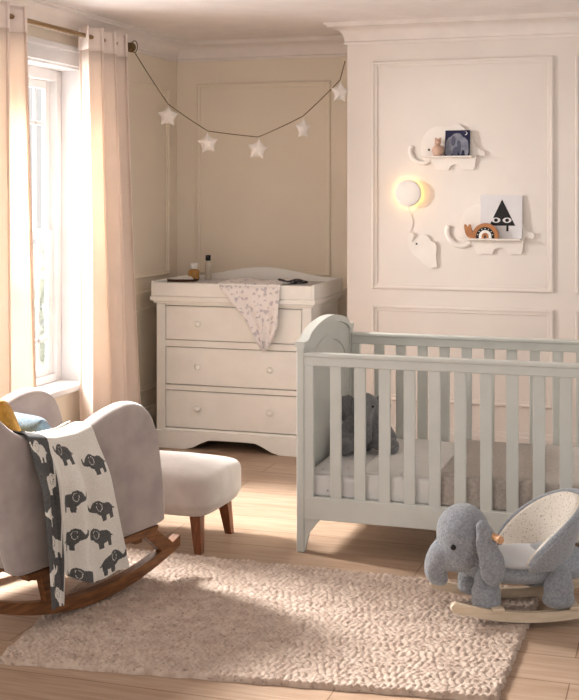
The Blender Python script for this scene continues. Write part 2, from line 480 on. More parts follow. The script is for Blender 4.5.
# white reveal lining, architrave, sill
wboxes('reveal', [((X0, WY1 - .012, WZ0), (XL + .002, WY1 + .006, WZ1)), ((X0, WY0 - .006, WZ0), (XL + .002, WY0 + .012, WZ1)),
                  ((X0, WY0, WZ1 - .012), (XL + .002, WY1, WZ1 + .006))], bevel=0)
wboxes('architrave', [((XL, WY0 - .10, WZ1), (XL + .028, WY1 + .10, WZ1 + .10)), ((XL, WY0 - .12, WZ1 + .075), (XL + .05, WY1 + .12, WZ1 + .105)),
                      ((XL, WY1, 0.0), (XL + .024, WY1 + .10, WZ1)), ((XL, WY0 - .10, 0.0), (XL + .024, WY0, WZ1))])
wbox('sill', (X0, WY0 + .012, WZ0 - .01), (XL + .05, WY1 - .012, WZ0 + .028), bevel=0.008)
# two sash lights side by side, unseen nearer one added for its light (mullion between), each: frame, upper sash, lower sash, glazing bar, panes
fx0, fx1 = XL - 0.185, XL - 0.145
mid = (WY0 + WY1) / 2
for (ya, yb) in ((WY0 + .012, mid), (mid, WY1 - .012)):
    wboxes('window_frame', [((fx0, ya, WZ0 + .028), (fx1 + .02, ya + .055, WZ1 - .012)), ((fx0, yb - .055, WZ0 + .028), (fx1 + .02, yb, WZ1 - .012)),
                            ((fx0, ya + .055, WZ1 - .075), (fx1 + .02, yb - .055, WZ1 - .012)), ((fx0, ya + .055, WZ0 + .028), (fx1 + .02, yb - .055, WZ0 + .07))], bevel=0.006)
    zi0, zi1, zm = WZ0 + .07, WZ1 - .075, 1.335
    for nm, z0, z1, sx in (('lower_sash', zi0, zm + .02, 0.0), ('upper_sash', zm - .02, zi1, -0.02)):
        a, b = ya + .055, yb - .055; s = .05
        bars = [((fx0 + .012 + sx, a, z0), (fx1 - .004 + sx, a + s, z1)), ((fx0 + .012 + sx, b - s, z0), (fx1 - .004 + sx, b, z1)),
                ((fx0 + .012 + sx, a + s, z0), (fx1 - .004 + sx, b - s, z0 + .045)), ((fx0 + .012 + sx, a + s, z1 - .045), (fx1 - .004 + sx, b - s, z1))]
        gb = z0 + .20 if nm == 'lower_sash' else z1 - .24
        bars.append(((fx0 + .018 + sx, a + s, gb - .011), (fx1 - .01 + sx, b - s, gb + .011)))
        for q in (a + s + .10, b - s - .10):
            bars.append(((fx0 + .018 + sx, q - .010, z0 + .04), (fx1 - .01 + sx, q + .010, z1 - .04)))
        sash = wboxes(nm, bars)
        pane = wbox('pane', (fx0 + .024 + sx, a + s - .005, z0 + .04), (fx0 + .027 + sx, b - s + .005, z1 - .04), M['glass'], 0, sash)

# garden shrub seen in a sliver through the glass
sh = empty('garden_shrub', (-4.9, 8.2, -0.3), 0, 'pale green leafy shrub outside beyond the window glass', 'shrub')
bm = bmesh.new()
for k in range(700):
    a = random.uniform(0, 2 * PI); r_ = random.uniform(0.2, 0.75); h = random.uniform(0.3, 1.45)
    r_ *= math.sin(PI * min(1, (h - .1) / 1.5)) ** .5
    c = Vector((r_ * math.cos(a), r_ * math.sin(a), h)); u = Vector((random.gauss(0, 1), random.gauss(0, 1), random.gauss(0, 1))).normalized()
    w = u.orthogonal().normalized()
    bm.faces.new([bm.verts.new(c + q) for q in (u * .08, w * .035, -u * .08, -w * .035)])
obj('foliage', bm, M['leaf'], sh, smooth=False)
tube('stem', [(0, 0, 0), (0.02, 0, .5), (0, .03, 1.4)], [.03, .025, .01], M['trunkbark'], sh)

# ------------------------------------------------------------------ curtain rod and curtains
XR, ZR = -3.12, 2.425
rod = empty('curtain_rod', (XR, 5.6, ZR), 0, 'slim aged brass curtain rod above the tall window', 'curtain rod')
tube('pole', [(0, -1.7, 0), (0, .945, 0)], 0.0125, M['brass'], rod, 14)
for s in (1, -1):
    y = .945 if s > 0 else -1.7
    lathe('finial', [(.014, y), (.024, y + s * .003), (.026, y + s * .02), (.021, y + s * .024), (.021, y + s * .03), (.029, y + s * .034), (.029, y + s * .052), (.020, y + s * .06), (.002, y + s * .062)], M['brassdark'], rod, axis='y')
for y in (.93, -1.55):
    bm = bmesh.new(); add_tube(bm, [(XL - XR + .004, y, 0), (-.012, y, 0)], .009, 10); add_tube(bm, [(XL - XR + .001, y, 0), (XL - XR + .008, y, 0)], .028, 16)
    add_tube(bm, [(0, y - .01, 0), (0, y + .01, 0)], .018, 14)
    ed_smooth(obj('bracket', bm, M['brassdark'], rod))

def curtain(label, y0t, y1t, y0b, y1b, folds, ph, amp=0.05):
    yc = (y0t + y1t) / 2
    root = empty('curtain', (XR, yc, 0), 0, label, 'curtain', 'blush linen curtains on the brass rod')
    ztop = ZR + 0.052; zh = ZR - 0.075
    def fn(z0, z1, off=0.0):
        def f(u, v):
            z = lerp(z0, z1, v); k = (ztop - z) / ztop
            y = lerp(lerp(y0t, y0b, k), lerp(y1t, y1b, k), u)
            a = amp * (1 + .25 * k)
            w = math.sin(2 * PI * folds * u + ph)
            w2 = math.sin(2 * PI * folds * u * .5 + 1.3 * k + ph) * .012 * k * 2
            x = a * (w / (abs(w) ** .25 + 1e-4)) + w2 + off
            y += .022 * math.sin(4 * PI * folds * u + 2 * ph) + .008 * k * math.sin(5 * k + 9 * u)
            return (x, y - yc, z)
        return f
    grid('fabric', fn(zh, .02), 150, 30, M['curtain'], root, solid=0.002)
    grid('heading', fn(ztop, zh, .0005), 150, 4, M['heading'], root, solid=0.006)
    # brass eyelets where the fabric crosses the rod
    for k in range(int(folds * 2) + 1):
        u = (k * PI - ph) / (2 * PI * folds)
        if 0.01 < u < .99 and k < 1:
            y = lerp(y0t, y1t, u) - yc
            bm = bmesh.new()
            add_tube(bm, [(.024 * math.cos(a), (-1 if k % 2 else 1) * .010 * math.cos(a), ZR + .024 * math.sin(a)) for a in [2 * PI * q / 20 for q in range(21)]], .005, 6, cap=False)
            obj('eyelet', bm, M['brass'], root).location = (0, y, 0)
    return root
curtain('right blush curtain hanging in full folds between window and dresser', 5.985, 6.435, 6.06, 6.625, 3.0, 2.4, 0.055)
curtain('left blush curtain at the edge of the photo, before the window', 4.93, 5.335, 4.93, 5.42, 2.5, 0.5, 0.055)

# ------------------------------------------------------------------ star garland from rod finial to chimney corner
A = Vector((-3.12, 6.640, 2.40)); B = Vector((-1.915, 6.985, 2.345))
gar = empty('star_garland', A, 0, 'garland of white felt stars on twine strung across the alcove', 'garland')
knots = [(0, 2.40), (.159, 2.093), (.349, 1.931), (.587, 1.895), (.801, 2.019), (.976, 2.232), (1, 2.345)]
def gp(t, z):
    p = A.lerp(B, t); return Vector((p.x, p.y, z)) - A
KP = [gp(*k) for k in knots]
cp = [KP[0]]
for i, (p, q) in enumerate(zip(KP, KP[1:])):
    sag = .004 if i < 5 else 0
    for k in range(1, 9):
        t = k / 8; c = p.lerp(q, t); c.z -= sag * 4 * t * (1 - t) * (1 if i != 2 else .4); cp.append(c)
tube('cord', cp, .0032, M['cord'], gar, 6)
bm = bmesh.new(); add_tube(bm, [Vector((.0, .0, .0)) + Vector((.02 * math.cos(a), -.005, .035 + .035 * math.sin(a))) for a in [2 * PI * k / 16 for k in range(17)]], .003, 6, cap=False)
obj('cord_loop', bm, M['cord'], gar)
def star_bm(rz, tilt, size=.088):
    bm = bmesh.new(); n = 10; ring = []; mids = []
    for k in range(n):
        a = PI / 2 + 2 * PI * k / n; r = size if k % 2 == 0 else size * .30
        ring.append((r * math.cos(a), r * math.sin(a)))
    # puffed front and back
    for s in (-1, 1):
        c = bm.verts.new((0, s * .019, 0))
        mid_ = [bm.verts.new((x * .55, s * .017, z * .55)) for x, z in ring]
        mids.append((c, mid_))
    edge = [bm.verts.new((x, 0, z)) for x, z in ring]
    for c, m_ in mids:
        for k in range(n):
            bm.faces.new((c, m_[k], m_[(k + 1) % n])); bm.faces.new((m_[k], edge[k], edge[(k + 1) % n], m_[(k + 1) % n]))
    cl = bm.edges.layers.float.new('crease_edge'); es = set(edge)
    for e in bm.edges:
        if e.verts[0] in es and e.verts[1] in es: e[cl] = .85
    add_tube(bm, [(0, 0, size * .62), (0, 0, .074)], .0018, 5)
    bmesh.ops.rotate(bm, verts=bm.verts, cent=(0, 0, 0), matrix=Matrix.Rotation(rz, 3, 'Z') @ Matrix.Rotation(tilt, 3, 'Y'))
    return bm
for k, (rz, tl) in enumerate([(.35, .05), (.2, -.08), (.55, .12), (1.05, .0), (.75, .05)]):
    sb = star_bm(rz, tl)
    bmesh.ops.translate(sb, verts=sb.verts, vec=KP[k + 1] + Vector((0, 0, -.074)))
    obj('star', sb, M['felt'], gar, subsurf=2)

# ------------------------------------------------------------------ dresser
DX0, DX1, DY0, DY1 = -3.095, -2.098, 6.90, 7.49
ds = empty('dresser', (0, 0, 0), 0, 'ivory three drawer dresser with shaped plinth in the alcove', 'dresser')
ds.location = ((DX0 + DX1) / 2, (DY0 + DY1) / 2, 0)
ox, oy = ds.location.x, ds.location.y
def dbox(name, lo, hi, mat=M['dresser'], bevel=.003, parent=ds):
    return box(name, (lo[0] - ox, lo[1] - oy, lo[2]), (hi[0] - ox, hi[1] - oy, hi[2]), mat, parent, bevel)
bm = bmesh.new()
def ab(lo, hi): add_box(bm, (lo[0] - ox, lo[1] - oy, lo[2]), (hi[0] - ox, hi[1] - oy, hi[2]))
ab((DX0, DY0, .10), (DX0 + .058, DY1, .885)); ab((DX1 - .058, DY0, .10), (DX1, DY1, .885))
ab((DX0 + .058, DY1 - .02, .10), (DX1 - .058, DY1, .885))
for z0, z1 in ((.873, .885), (.620, .660), (.354, .386), (.10, .122)): ab((DX0 + .058, DY0 + .004, z0), (DX1 - .058, DY1 - .02, z1))
obj('carcass', bm, M['dresser'], ds, smooth=False, bevel=.003, seg=2)
dbox('dark_interior', (DX0 + .06, DY0 + .03, .124), (DX1 - .06, DY1 - .03, .87), M['gap'], 0)
for z0, z1, kz in ((.664, .869, .766), (.391, .616, .506), (.127, .349, .250)):
    dr = dbox('drawer', (DX0 + .063, DY0 + .002, z0), (DX1 - .063, DY0 + .026, z1), bevel=.004)
    for kx in (-2.815, -2.350):
        lathe('knob', [(.010, DY0 + .004 - oy), (.010, DY0 - .010 - oy), (.016, DY0 - .016 - oy), (.0195, DY0 - .026 - oy), (.016, DY0 - .036 - oy), (.006, DY0 - .040 - oy)],
              M['dresser'], dr, loc=(kx - ox, 0, kz), axis='y')
# plinth with shaped cut-out
pl = [(DX0 - .012 - ox, 0), (DX0 + .14 - ox, 0)]
for k in range(13):
    t = k / 12; x = lerp(DX0 + .20, DX1 - .20, t)
    pl.append((x - ox, .062 * (sstep(0, .28, t) * sstep(0, .28, 1 - t))))
pl += [(DX1 - .14 - ox, 0), (DX1 + .012 - ox, 0), (DX1 + .012 - ox, .108), (DX0 - .012 - ox, .108)]
bm = bmesh.new(); add_prism(bm, pl, DY0 - .014 - oy, DY0 + .012 - oy)
add_box(bm, (DX0 - .012 - ox, DY0 + .012 - oy, 0), (DX0 + .010 - ox, DY1 - oy, .108)); add_box(bm, (DX1 - .010 - ox, DY0 + .012 - oy, 0), (DX1 + .012 - ox, DY1 - oy, .108))
obj('plinth', bm, M['dresser'], ds, smooth=False, bevel=.003, seg=2)
bm = bmesh.new()
ab((DX0 - .016, DY0 - .016, .885), (DX1 + .016, DY1, .900)); ab((DX0 - .032, DY0 - .032, .900), (DX1 + .032, DY1 + .005, .930))
obj('top', bm, M['dresser'], ds, smooth=False, bevel=.006, seg=3)

# changing tray on top: low front and sides, arched back
TZ = .9305
ct = empty('changing_tray', (ox, oy, TZ), 0, 'ivory changing tray with arched back standing on the dresser top', 'changing tray')
tx0, tx1, ty0, ty1 = DX0 - .026 - ox, DX1 + .026 - ox, DY0 - .022 - oy, DY1 - oy
box('front_panel', (tx0 + .018, ty0, 0), (tx1 - .018, ty0 + .018, .082), M['dresser'], ct)
for x in (tx0, tx1 - .018): box('side_panel', (x, ty0 - .003, 0), (x + .018, ty1, .090), M['dresser'], ct)
bp = [(tx0 + .018, 0), (tx1 - .018, 0), (tx1 - .018, .088)]
for k in range(21):
    t = k / 20; bp.append((lerp(tx1 - .018, tx0 + .018, t), .088 + .062 * math.sin(PI * t) ** 2 * (1 if .0 < t < 1 else 0)))
bp.append((tx0 + .018, .0885))
prism('back_panel', bp, ty1 - .018, ty1, M['dresser'], ct)
box('base_panel', (tx0 + .018, ty0 + .018, 0), (tx1 - .018, ty1 - .018, .006), M['dresser'], ct, 0)

# changing mat lying in the tray
cm = obj('changing_mat', (lambda b: (add_box(b, (-.475, -.255, .0), (.475, .24, .066)), b)[1])(bmesh.new()), M['matprint'], None, bevel=.022, seg=4)
cm.location = (ox, oy, TZ + .0065)
tag(cm, 'padded changing mat with small grey print lying in the tray', 'changing mat')
# folded dark cloth
dk = grid('folded_cloth', lambda u, v: (lerp(-.085, .085, u), lerp(-.06, .06, v), .012 + .006 * math.sin(9 * u + 3 * v) + .010 * math.sin(PI * v)), 24, 14, M['darkcloth'], None, solid=.010)
dk.location = (-2.30, 7.16, TZ + .070); dk.rotation_euler = (0, 0, .1)
tag(dk, 'small dark patterned cloth folded on the changing mat', 'cloth')

# muslin square spilling over the tray front
def mus(u, v):
    # u across, v from inside the tray to the hanging tip
    yf = DY0 - .034
    if v < .25:
        t = v / .25
        x = lerp(lerp(-2.68, -2.30, u), lerp(-2.690, -2.284, u), t)
        y = lerp(7.22, yf + .028, t); z = 1.018 + .012 * math.sin(9 * u + 4 * t) * (1 - t)
        return (x, y, z)
    t = (v - .25) / .75
    xl = interp([(0, -2.690), (.55, -2.488), (.86, -2.425), (1, -2.395)], t)
    xr = interp([(0, -2.284), (.2, -2.280), (.66, -2.292), (.86, -2.325), (1, -2.362)], t)
    zz = 1.020 - .385 * t + .02 * math.sin(PI * u) * t * -1
    x = lerp(xl, xr, u)
    y = yf + .026 * (1 - sstep(0, .08, t)) - .010 * sstep(0, .15, t) - .011 * math.sin(2 * PI * (2.3 * u) + 2.2 * t) * sstep(.03, .3, t) - .012 * sstep(0.2, .35, t)
    return (x, y, zz)
ms = grid('muslin_cloth', mus, 60, 70, M['muslin'], None, solid=.003)
tag(ms, 'white muslin cloth with lilac grey print hanging over the dresser front', 'muslin')

# little things at the left of the tray
ZT = TZ + .0735
tr = empty('trinket_tray', (-3.02, 7.13, ZT), .1, 'shallow dark wooden tray at the left of the dresser top', 'tray')
def tray_bm():
    bm = bmesh.new(); ring = []
    prof = [(0, .004), (.6, .004), (.97, .004), (1.0, .010), (1.04, .016), (1.06, .014), (1.02, .004), (.96, .0)]
    for q, h in prof[1:]:
        ring.append([bm.verts.new((.10 * q * math.cos(a), .075 * q * math.sin(a), h)) for a in [2 * PI * k / 28 for k in range(28)]])
    for a, b in zip(ring, ring[1:]):
        for k in range(28): bm.faces.new((a[k], a[(k + 1) % 28], b[(k + 1) % 28], b[k]))
    bm.faces.new(ring[0]); bm.faces.new(ring[-1]); return bm
ed_smooth(obj('dish', tray_bm(), M['darkwood'], tr))
br_ = empty('hair_brush', (-3.005, 7.12, ZT + .0045), 0.15, 'white baby brush lying on the dark wooden tray', 'brush')
bm = bmesh.new(); add_ell(bm, (.02, 0, .012), (.042, .026, .010)); add_tube(bm, [(-.015, 0, .011), (-.05, 0, .010), (-.085, 0, .010)], [.010, .007, .009], 10)
obj('handle', bm, M['white'], br_)
bm = bmesh.new(); add_ell(bm, (.022, 0, .022), (.034, .020, .007)); obj('bristles', bm, M['felt'], br_)
am = empty('amber_bottle', (-3.0, 7.27, ZT), 0, 'amber oil bottle with white cap on the dresser top', 'bottle')
lathe('bottle_body', [(.032, 0), (.036, .005), (.036, .052), (.030, .062), (.016, .066), (.015, .072)], M['amber'], am)
lathe('cap', [(.022, .070), (.024, .073), (.024, .102), (.020, .107), (.004, .108)], M['white'], am)
cb = empty('clear_bottle', (-2.925, 7.33, ZT), 0, 'slim clear bottle with black cap on the dresser top', 'bottle')
lathe('bottle_body', [(.018, 0), (.021, .004), (.021, .100), (.017, .112), (.011, .116), (.011, .122)], M['clearbottle'], cb)
lathe('cap', [(.015, .121), (.017, .123), (.017, .154), (.015, .157), (.003, .158)], M['black'], cb)

# ------------------------------------------------------------------ cot
CX0, CX1, CY0, CY1 = -1.612, -0.16, 5.075, 5.905
cot = empty('cot', ((CX0 + CX1) / 2, (CY0 + CY1) / 2, 0), 0, 'pale grey slatted baby cot with arched solid ends beside the dresser', 'cot')
kx, ky = cot.location.x, cot.location.y
def c3(p): return (p[0] - kx, p[1] - ky, p[2])
def cbox(name, lo, hi, parent=cot, bevel=.004, mat=M['cot']): return box(name, c3(lo), c3(hi), mat, parent, bevel)
def arch(y0, y1, zs, zp, n=24):
    o = []
    for k in range(n + 1):
        t = k / n; y = lerp(y0, y1, t)
        q_ = max(0, min(1, (t - .05) / .90)); e = math.sin(PI * q_) ** .72 * sstep(0, .10, q_) * sstep(0, .10, 1 - q_)
        o.append((y - ky, lerp(zs, zp, e)))
    return o
for x0, x1, sgn in ((CX0, CX0 + .034, 1), (CX1 - .034, CX1, -1)):
    ya, yb = CY0 + .012, CY1 - .012
    pts = [(ya + .03 - ky, .16), (yb - .03 - ky, .16), (yb - .03 - ky, .915)] + list(reversed(arch(ya + .03, yb - .03, .915, .98)))[1:]
    ep = prism('end_panel', pts, x0 + .008 - kx, x1 - .008 - kx, M['cot'], cot, plane='yz')
    # capping strip following the arch
    top = arch(CY0 - .004, CY1 + .004, .918, .992); low = arch(CY0 - .004, CY1 + .004, .893, .960)
    prism('arch_cap', low + list(reversed(top)), x0 - .004 - kx, x1 + .004 - kx, M['cot'], ep, plane='yz', bevel=.006)
    # raised inner moulding
    a1 = arch(ya + .06, yb - .06, .80, .905); a0 = arch(ya + .06, yb - .06, .775, .88)
    for xx in ((x1 - .010, x1 - .003) if sgn > 0 else (x0 + .003, x0 + .010),):
        bm = bmesh.new(); add_prism(bm, a0 + list(reversed(a1)), xx[0] - kx, xx[1] - kx, 'yz')
        add_prism(bm, [(ya + .06 - ky, .47), (yb - .06 - ky, .47), (yb - .06 - ky, .495), (ya + .06 - ky, .495)], xx[0] - kx, xx[1] - kx, 'yz')
        obj('moulding', bm, M['cot'], ep, smooth=False, bevel=.003)
    for ya_, yb_ in ((CY0, CY0 + .045), (CY1 - .045, CY1)):
        cbox('post', (x0, ya_, 0), (x1, yb_, .905), bevel=.005)
    cbox('end_rail', (x0 + .004, CY0 + .045, .13), (x1 - .004, CY1 - .045, .20))
def side(y0, y1, nm, front):
    xa, xb = CX0 + .034, CX1 - .034
    fr = box(nm, c3((xa, y0 - .003, .815)), c3((xb, y1 + .003, .855)), M['cot'], cot, .004)
    cbox('rail_cap', (xa, y0 - .010, .853), (xb, y1 + .010, .872), fr, .006)
    cbox('stile', (xa, y0, .146), (xa + .042, y1, .817), fr); cbox('stile', (xb - .042, y0, .146), (xb, y1, .817), fr)
    cbox('bottom_rail', (xa, y0 - .002, .146), (xb, y1 + .002, .245), fr, .004)
    x = xa + .042 + .0735; k = 0
    while x < xb - .09:
        cbox('slat', (x, y0 + .004, .243), (x + .050, y1 - .004, .817), fr, .004); x += .1085
    # shaped foot brackets
    for xe, s in ((xa, 1), (xb, -1)):
        pts = [(xe - kx, .148), (xe + s * .075 - kx, .148), (xe + s * .055 - kx, .128), (xe + s * .022 - kx, .085), (xe + s * .010 - kx, .03), (xe - kx, 0)]
        prism('foot_bracket', pts, y0 + .004 - ky, y1 - .004 - ky, M['cot'], fr, bevel=.002)
side(CY0 + .004, CY0 + .030, 'front_side', True)
side(CY1 - .030, CY1 - .004, 'back_side', False)
cbox('mattress_base', (CX0 + .03, CY0 + .034, .205), (CX1 - .03, CY1 - .034, .222))
# mattress, sheet, quilt, blanket
mx0, mx1, my0, my1 = CX0 + .045, CX1 - .045, CY0 + .040, CY1 - .040
mt = obj('mattress', (lambda b: (add_box(b, (mx0, my0 + .004, .223), (mx1, my1 - .004, .338)), b)[1])(bmesh.new()), M['mattress'], None, bevel=.03, seg=4)
tag(mt, 'white mattress inside the pale grey cot', 'mattress')
def cover(x0, x1, zt, drop, wob, mat, name, label, cat, seed=0, nx=40, out=0.0):
    rnd = random.Random(seed); ph = [rnd.uniform(0, 6) for _ in range(4)]
    def f(u, v):
        x = lerp(x0, x1, u); L_ = drop; W = my1 - my0; tot = 2 * L_ + W; s = v * tot
        h = wob * (math.sin(13 * x + ph[0] + 4 * v) + .6 * math.sin(29 * x + ph[1] + 9 * v) + .5 * math.sin(21 * v + ph[2]))
        r = .025
        if s < L_: y = my0 - .001 - out; z = zt - L_ + s; y += h * .25
        elif s > L_ + W: y = my1 + .001 + out; z = zt - (s - L_ - W)
        else:
            y = my0 - out + (s - L_) * (1 + 2 * out / W); z = zt + h
            d = min(s - L_, L_ + W - s)
            if d < r: z -= r * (1 - math.sqrt(max(0, 1 - (1 - d / r) ** 2)))
        if s < L_ and zt - z < r: y += r * .3 * (1 - (zt - z) / r)
        x += .010 * math.sin(7 * v + ph[3]) * (1 if u > .5 else 0)
        return (x, y, z)
    o = grid(name, f, nx, 80, mat, None, solid=.004)
    return tag(o, label, cat)
cover(mx0 + .001, mx1 - .001, .345, .105, .0008, M['sheet'], 'fitted_sheet', 'star printed fitted sheet on the cot mattress near the plush elephant', 'sheet', 1, 60)
cover(-1.345, -0.965, .361, .118, .0028, M['quilt'], 'cot_quilt', 'white quilt tucked across the middle of the cot mattress', 'quilt', 3, out=.003)
cover(-1.000, mx1 - .002, .373, .128, .0024, M['greyblanket'], 'knitted_blanket', 'taupe grey knitted blanket over the right part of the cot', 'blanket', 5, 60, out=.007)

# ------------------------------------------------------------------ plush elephant in the cot
pe = empty('plush_elephant', (-1.432, 5.58, .352), R(20), 'slate grey plush elephant sitting inside the cot at its left end', 'plush toy')
blob('body', [((0, .03, .085), (.078, .070, .092)), ((0, .015, .185), (.062, .060, .062)), ((0, -.03, .172), (.038, .035, .034))],
     [([(0, -.045, .168), (0, -.082, .135), (0, -.092, .095), (0, -.088, .07)], [.028, .023, .020, .021]),
      ([(.045, -.02, .045), (.09, -.085, .036), (.100, -.105, .040)], [.036, .032, .036]), ([(-.045, -.02, .045), (-.09, -.085, .036), (-.100, -.105, .040)], [.036, .032, .036]),
      ([(.055, .01, .125), (.095, -.03, .085), (.105, -.05, .065)], [.030, .026, .027]), ([(-.055, .01, .125), (-.095, -.03, .085), (-.105, -.05, .065)], [.030, .026, .027])],
     M['plushdark'], pe, voxel=.006, smooth=6)
for s in (1, -1):
    blob('ear', [((s * .082, .020, .172), (.034, .014, .062), (0, s * .18, s * .25)), ((s * .070, .022, .205), (.026, .014, .032), (0, 0, 0))], [], M['plushdark'], pe, .005, 4)
    bm = bmesh.new(); add_ell(bm, (s * .028, -.046, .196), (.005, .004, .005), seg=10); obj('eye', bm, M['black'], pe)

pe.scale = (1.1, 1.1, 1.1)

# ------------------------------------------------------------------ rug
RC = [Vector((-2.183, 3.568, 0)), Vector((-.549, 3.768, 0)), Vector((-.530, 4.835, 0)), Vector((-2.36, 4.835, 0))]
def rug():
    nu, nv = 420, 270; W, H_ = 1.68, 1.16
    verts, faces = [], []
    cw, ch = .0235, .0145
    rows = int(H_ / ch); rnd = random.Random(3)
    hts = {}; rowo = [rnd.uniform(-.22, .22) for _ in range(101)]
    for j in range(nv + 1):
        for i in range(nu + 1):
            u, v = i / nu, j / nv
            p = RC[0].lerp(RC[1], u).lerp(RC[3].lerp(RC[2], u), v)
            X_, Y_ = u * W, v * H_
            r_ = math.floor(Y_ / ch); off = .5 * (r_ % 2) + rowo[r_ % 101] + .16 * math.sin(X_ * 31 + 2.4 * r_)
            c_ = math.floor(X_ / cw + off)
            key = (r_, c_)
            if key not in hts: hts[key] = rnd.uniform(.5, 1.15)
            a = abs(math.sin(PI * (X_ / cw + off))); b = abs(math.sin(PI * Y_ / ch))
            h = .0155 + .0115 * hts[key] * (a ** .5) * (b ** .6)
            ed = min(u * W, (1 - u) * W, v * H_, (1 - v) * H_)
            if ed < .012: h = h * math.sqrt(max(0, 1 - (1 - ed / .012) ** 2)) + .0008
            x = p.x + .004 * math.sin(v * 60 + 1.3 * math.sin(v * 190)) * (1 if u < .02 or u > .98 else 0)
            y = p.y + .003 * math.sin(u * 75 + 2) * (1 if v < .02 or v > .98 else 0)
            verts.append((x, y, h))
    for j in range(nv):
        for i in range(nu):
            a = j * (nu + 1) + i; faces.append((a, a + 1, a + nu + 2, a + nu + 1))
    me = bpy.data.meshes.new('rug'); me.from_pydata(verts, [], faces); me.materials.append(M['rug'])
    for p in me.polygons: p.use_smooth = True
    o = bpy.data.objects.new('rug', me); COL.objects.link(o)
    return tag(o, 'chunky oatmeal wool rug with brown flecks on the oak floor', 'rug')
rug()

# ------------------------------------------------------------------ footstool
fs = empty('footstool', (-2.235, 5.10, 0), R(-2), 'pale velvet footstool on four tapered walnut legs before the dresser', 'footstool')
def cush_bm(lx, ly, z0, z1, n=14, p=5.0, crown=.03):
    """pillow-edged upholstered block"""
    bm = bmesh.new()
    bmesh.ops.create_cube(bm, size=2)
    bmesh.ops.subdivide_edges(bm, edges=bm.edges[:], cuts=n, use_grid_fill=True)
    for v in bm.verts:
        x, y, z = v.co
        # superellipsoid projection
        L_ = (abs(x) ** p + abs(y) ** p + abs(z) ** (p * .8)) ** (1 / p)
        x, y, z = x / L_, y / L_, z / L_
        zz = (z0 + z1) / 2 + z * (z1 - z0) / 2
        if z > 0: zz += crown * (1 - x * x) * (1 - y * y) * z
        v.co = (x * lx * (1 - .03 * (z < -.5)), y * ly * (1 - .03 * (z < -.5)), zz)
    return bm
obj('upholstered_top', cush_bm(.300, .222, .155, .350, p=7.5, crown=.022), M['velvetlight'], fs, subsurf=1)
for sx in (1, -1):
    for sy in (1, -1):
        bm = bmesh.new(); a = bmesh.ops.create_cone(bm, cap_ends=True, segments=4, radius1=.024, radius2=.038, depth=.185, matrix=Matrix.Translation((0, 0, .0925)) @ Matrix.Rotation(PI / 4, 4, 'Z'))
        for v in bm.verts:
            k = v.co.z / .185; v.co.x += sx * (.235 - .022 * k); v.co.y += sy * (.170 - .022 * k)
        obj('leg', bm, M['walnutleg'], fs, smooth=False, bevel=.003)

# ------------------------------------------------------------------ rocking chair (local: X forward, Y left)
rc = empty('rocking_chair', (-2.393, 4.241, 0), R(71), 'grey velvet rocking armchair on curved walnut rockers at the left', 'rocking chair')
top_tab = [(-.62, 1.04), (-.585, 1.03), (-.54, .93), (-.47, .80), (-.40, .738), (-.34, .706), (-.22, .684), (-.12, .684), (-.03, .702), (.04, .730), (.11, .752), (.18, .760), (.24, .746), (.29, .712), (.325, .650), (.345, .575), (.362, .48), (.378, .36), (.380, .27)]
side_out = [(x, z) for x, z in top_tab] + [(.370, .250), (.30, .240), (-.30, .212), (-.375, .214), (-.40, .235)]
def ring_off(pts, d):
    n = len(pts); o = []
    for i in range(n):
        a, b, c = Vector(pts[i - 1]), Vector(pts[i]), Vector(pts[(i + 1) % n])
        t = ((b - a).normalized() + (c - b).normalized()); t = t.normalized() if t.length > 1e-6 else (c - b).normalized()
        nn = Vector((t.y, -t.x)); o.append((b.x + nn.x * d, b.y + nn.y * d))
    return o
def pad_panel(name, out, y0, y1, mat, parent, r=.030):
    """upholstered panel: outline with rolled edges"""
    bm = bmesh.new(); n = len(out); rings = []
    cx = sum(p[0] for p in out) / n; cz = sum(p[1] for p in out) / n
    area = sum(out[i][0] * out[(i + 1) % n][1] - out[(i + 1) % n][0] * out[i][1] for i in range(n))
    sg = -1 if area > 0 else 1
    th = abs(y1 - y0) / 2; ym = (y0 + y1) / 2
    for k in range(9):
        a = -PI / 2 + PI * k / 8
        ins = r * (1 - math.cos(a)); yy = ym + th * math.sin(a)
        off = ring_off(out, sg * ins)
        rings.append([bm.verts.new((p[0], yy, p[1])) for p in off])
    for a, b in zip(rings, rings[1:]):
        for k in range(n): bm.faces.new((a[k], a[(k + 1) % n], b[(k + 1) % n], b[k]))
    fa = bm.faces.new(rings[0]); fb = bm.faces.new(rings[-1])
    bmesh.ops.triangulate(bm, faces=[fa, fb])
    return ed_smooth(obj(name, bm, mat, parent), 50)
fine = []
for (a, b) in zip(side_out, side_out[1:] + side_out[:1]): fine += [a, ((a[0] + b[0]) / 2, (a[1] + b[1]) / 2)]
fine = smooth_poly(side_out, 2)
for y0, y1 in ((-.322, -.225), (.225, .322)): pad_panel('arm_panel', fine, y0, y1, M['velvet'], rc)
# reclined back between the wings
bo = smooth_poly([(-.395, .215), (-.28, .215), (-.31, .42), (-.42, .72), (-.50, .93), (-.54, 1.04), (-.60, 1.06), (-.625, 1.03), (-.58, .92), (-.49, .70), (-.42, .45)], 2)
pad_panel('backrest', bo, -.30, .30, M['velvet'], rc, r=.03)
so = smooth_poly([(-.34, .225), (.352, .25), (.358, .32), (.34, .345), (-.34, .31)], 1)
pad_panel('seat_base', so, -.245, .245, M['velvet'], rc, r=.01)
o = obj('seat_cushion', cush_bm(.34, .222, .335, .455, p=6), M['velvet'], rc, subsurf=1); o.location = (.02, 0, 0)
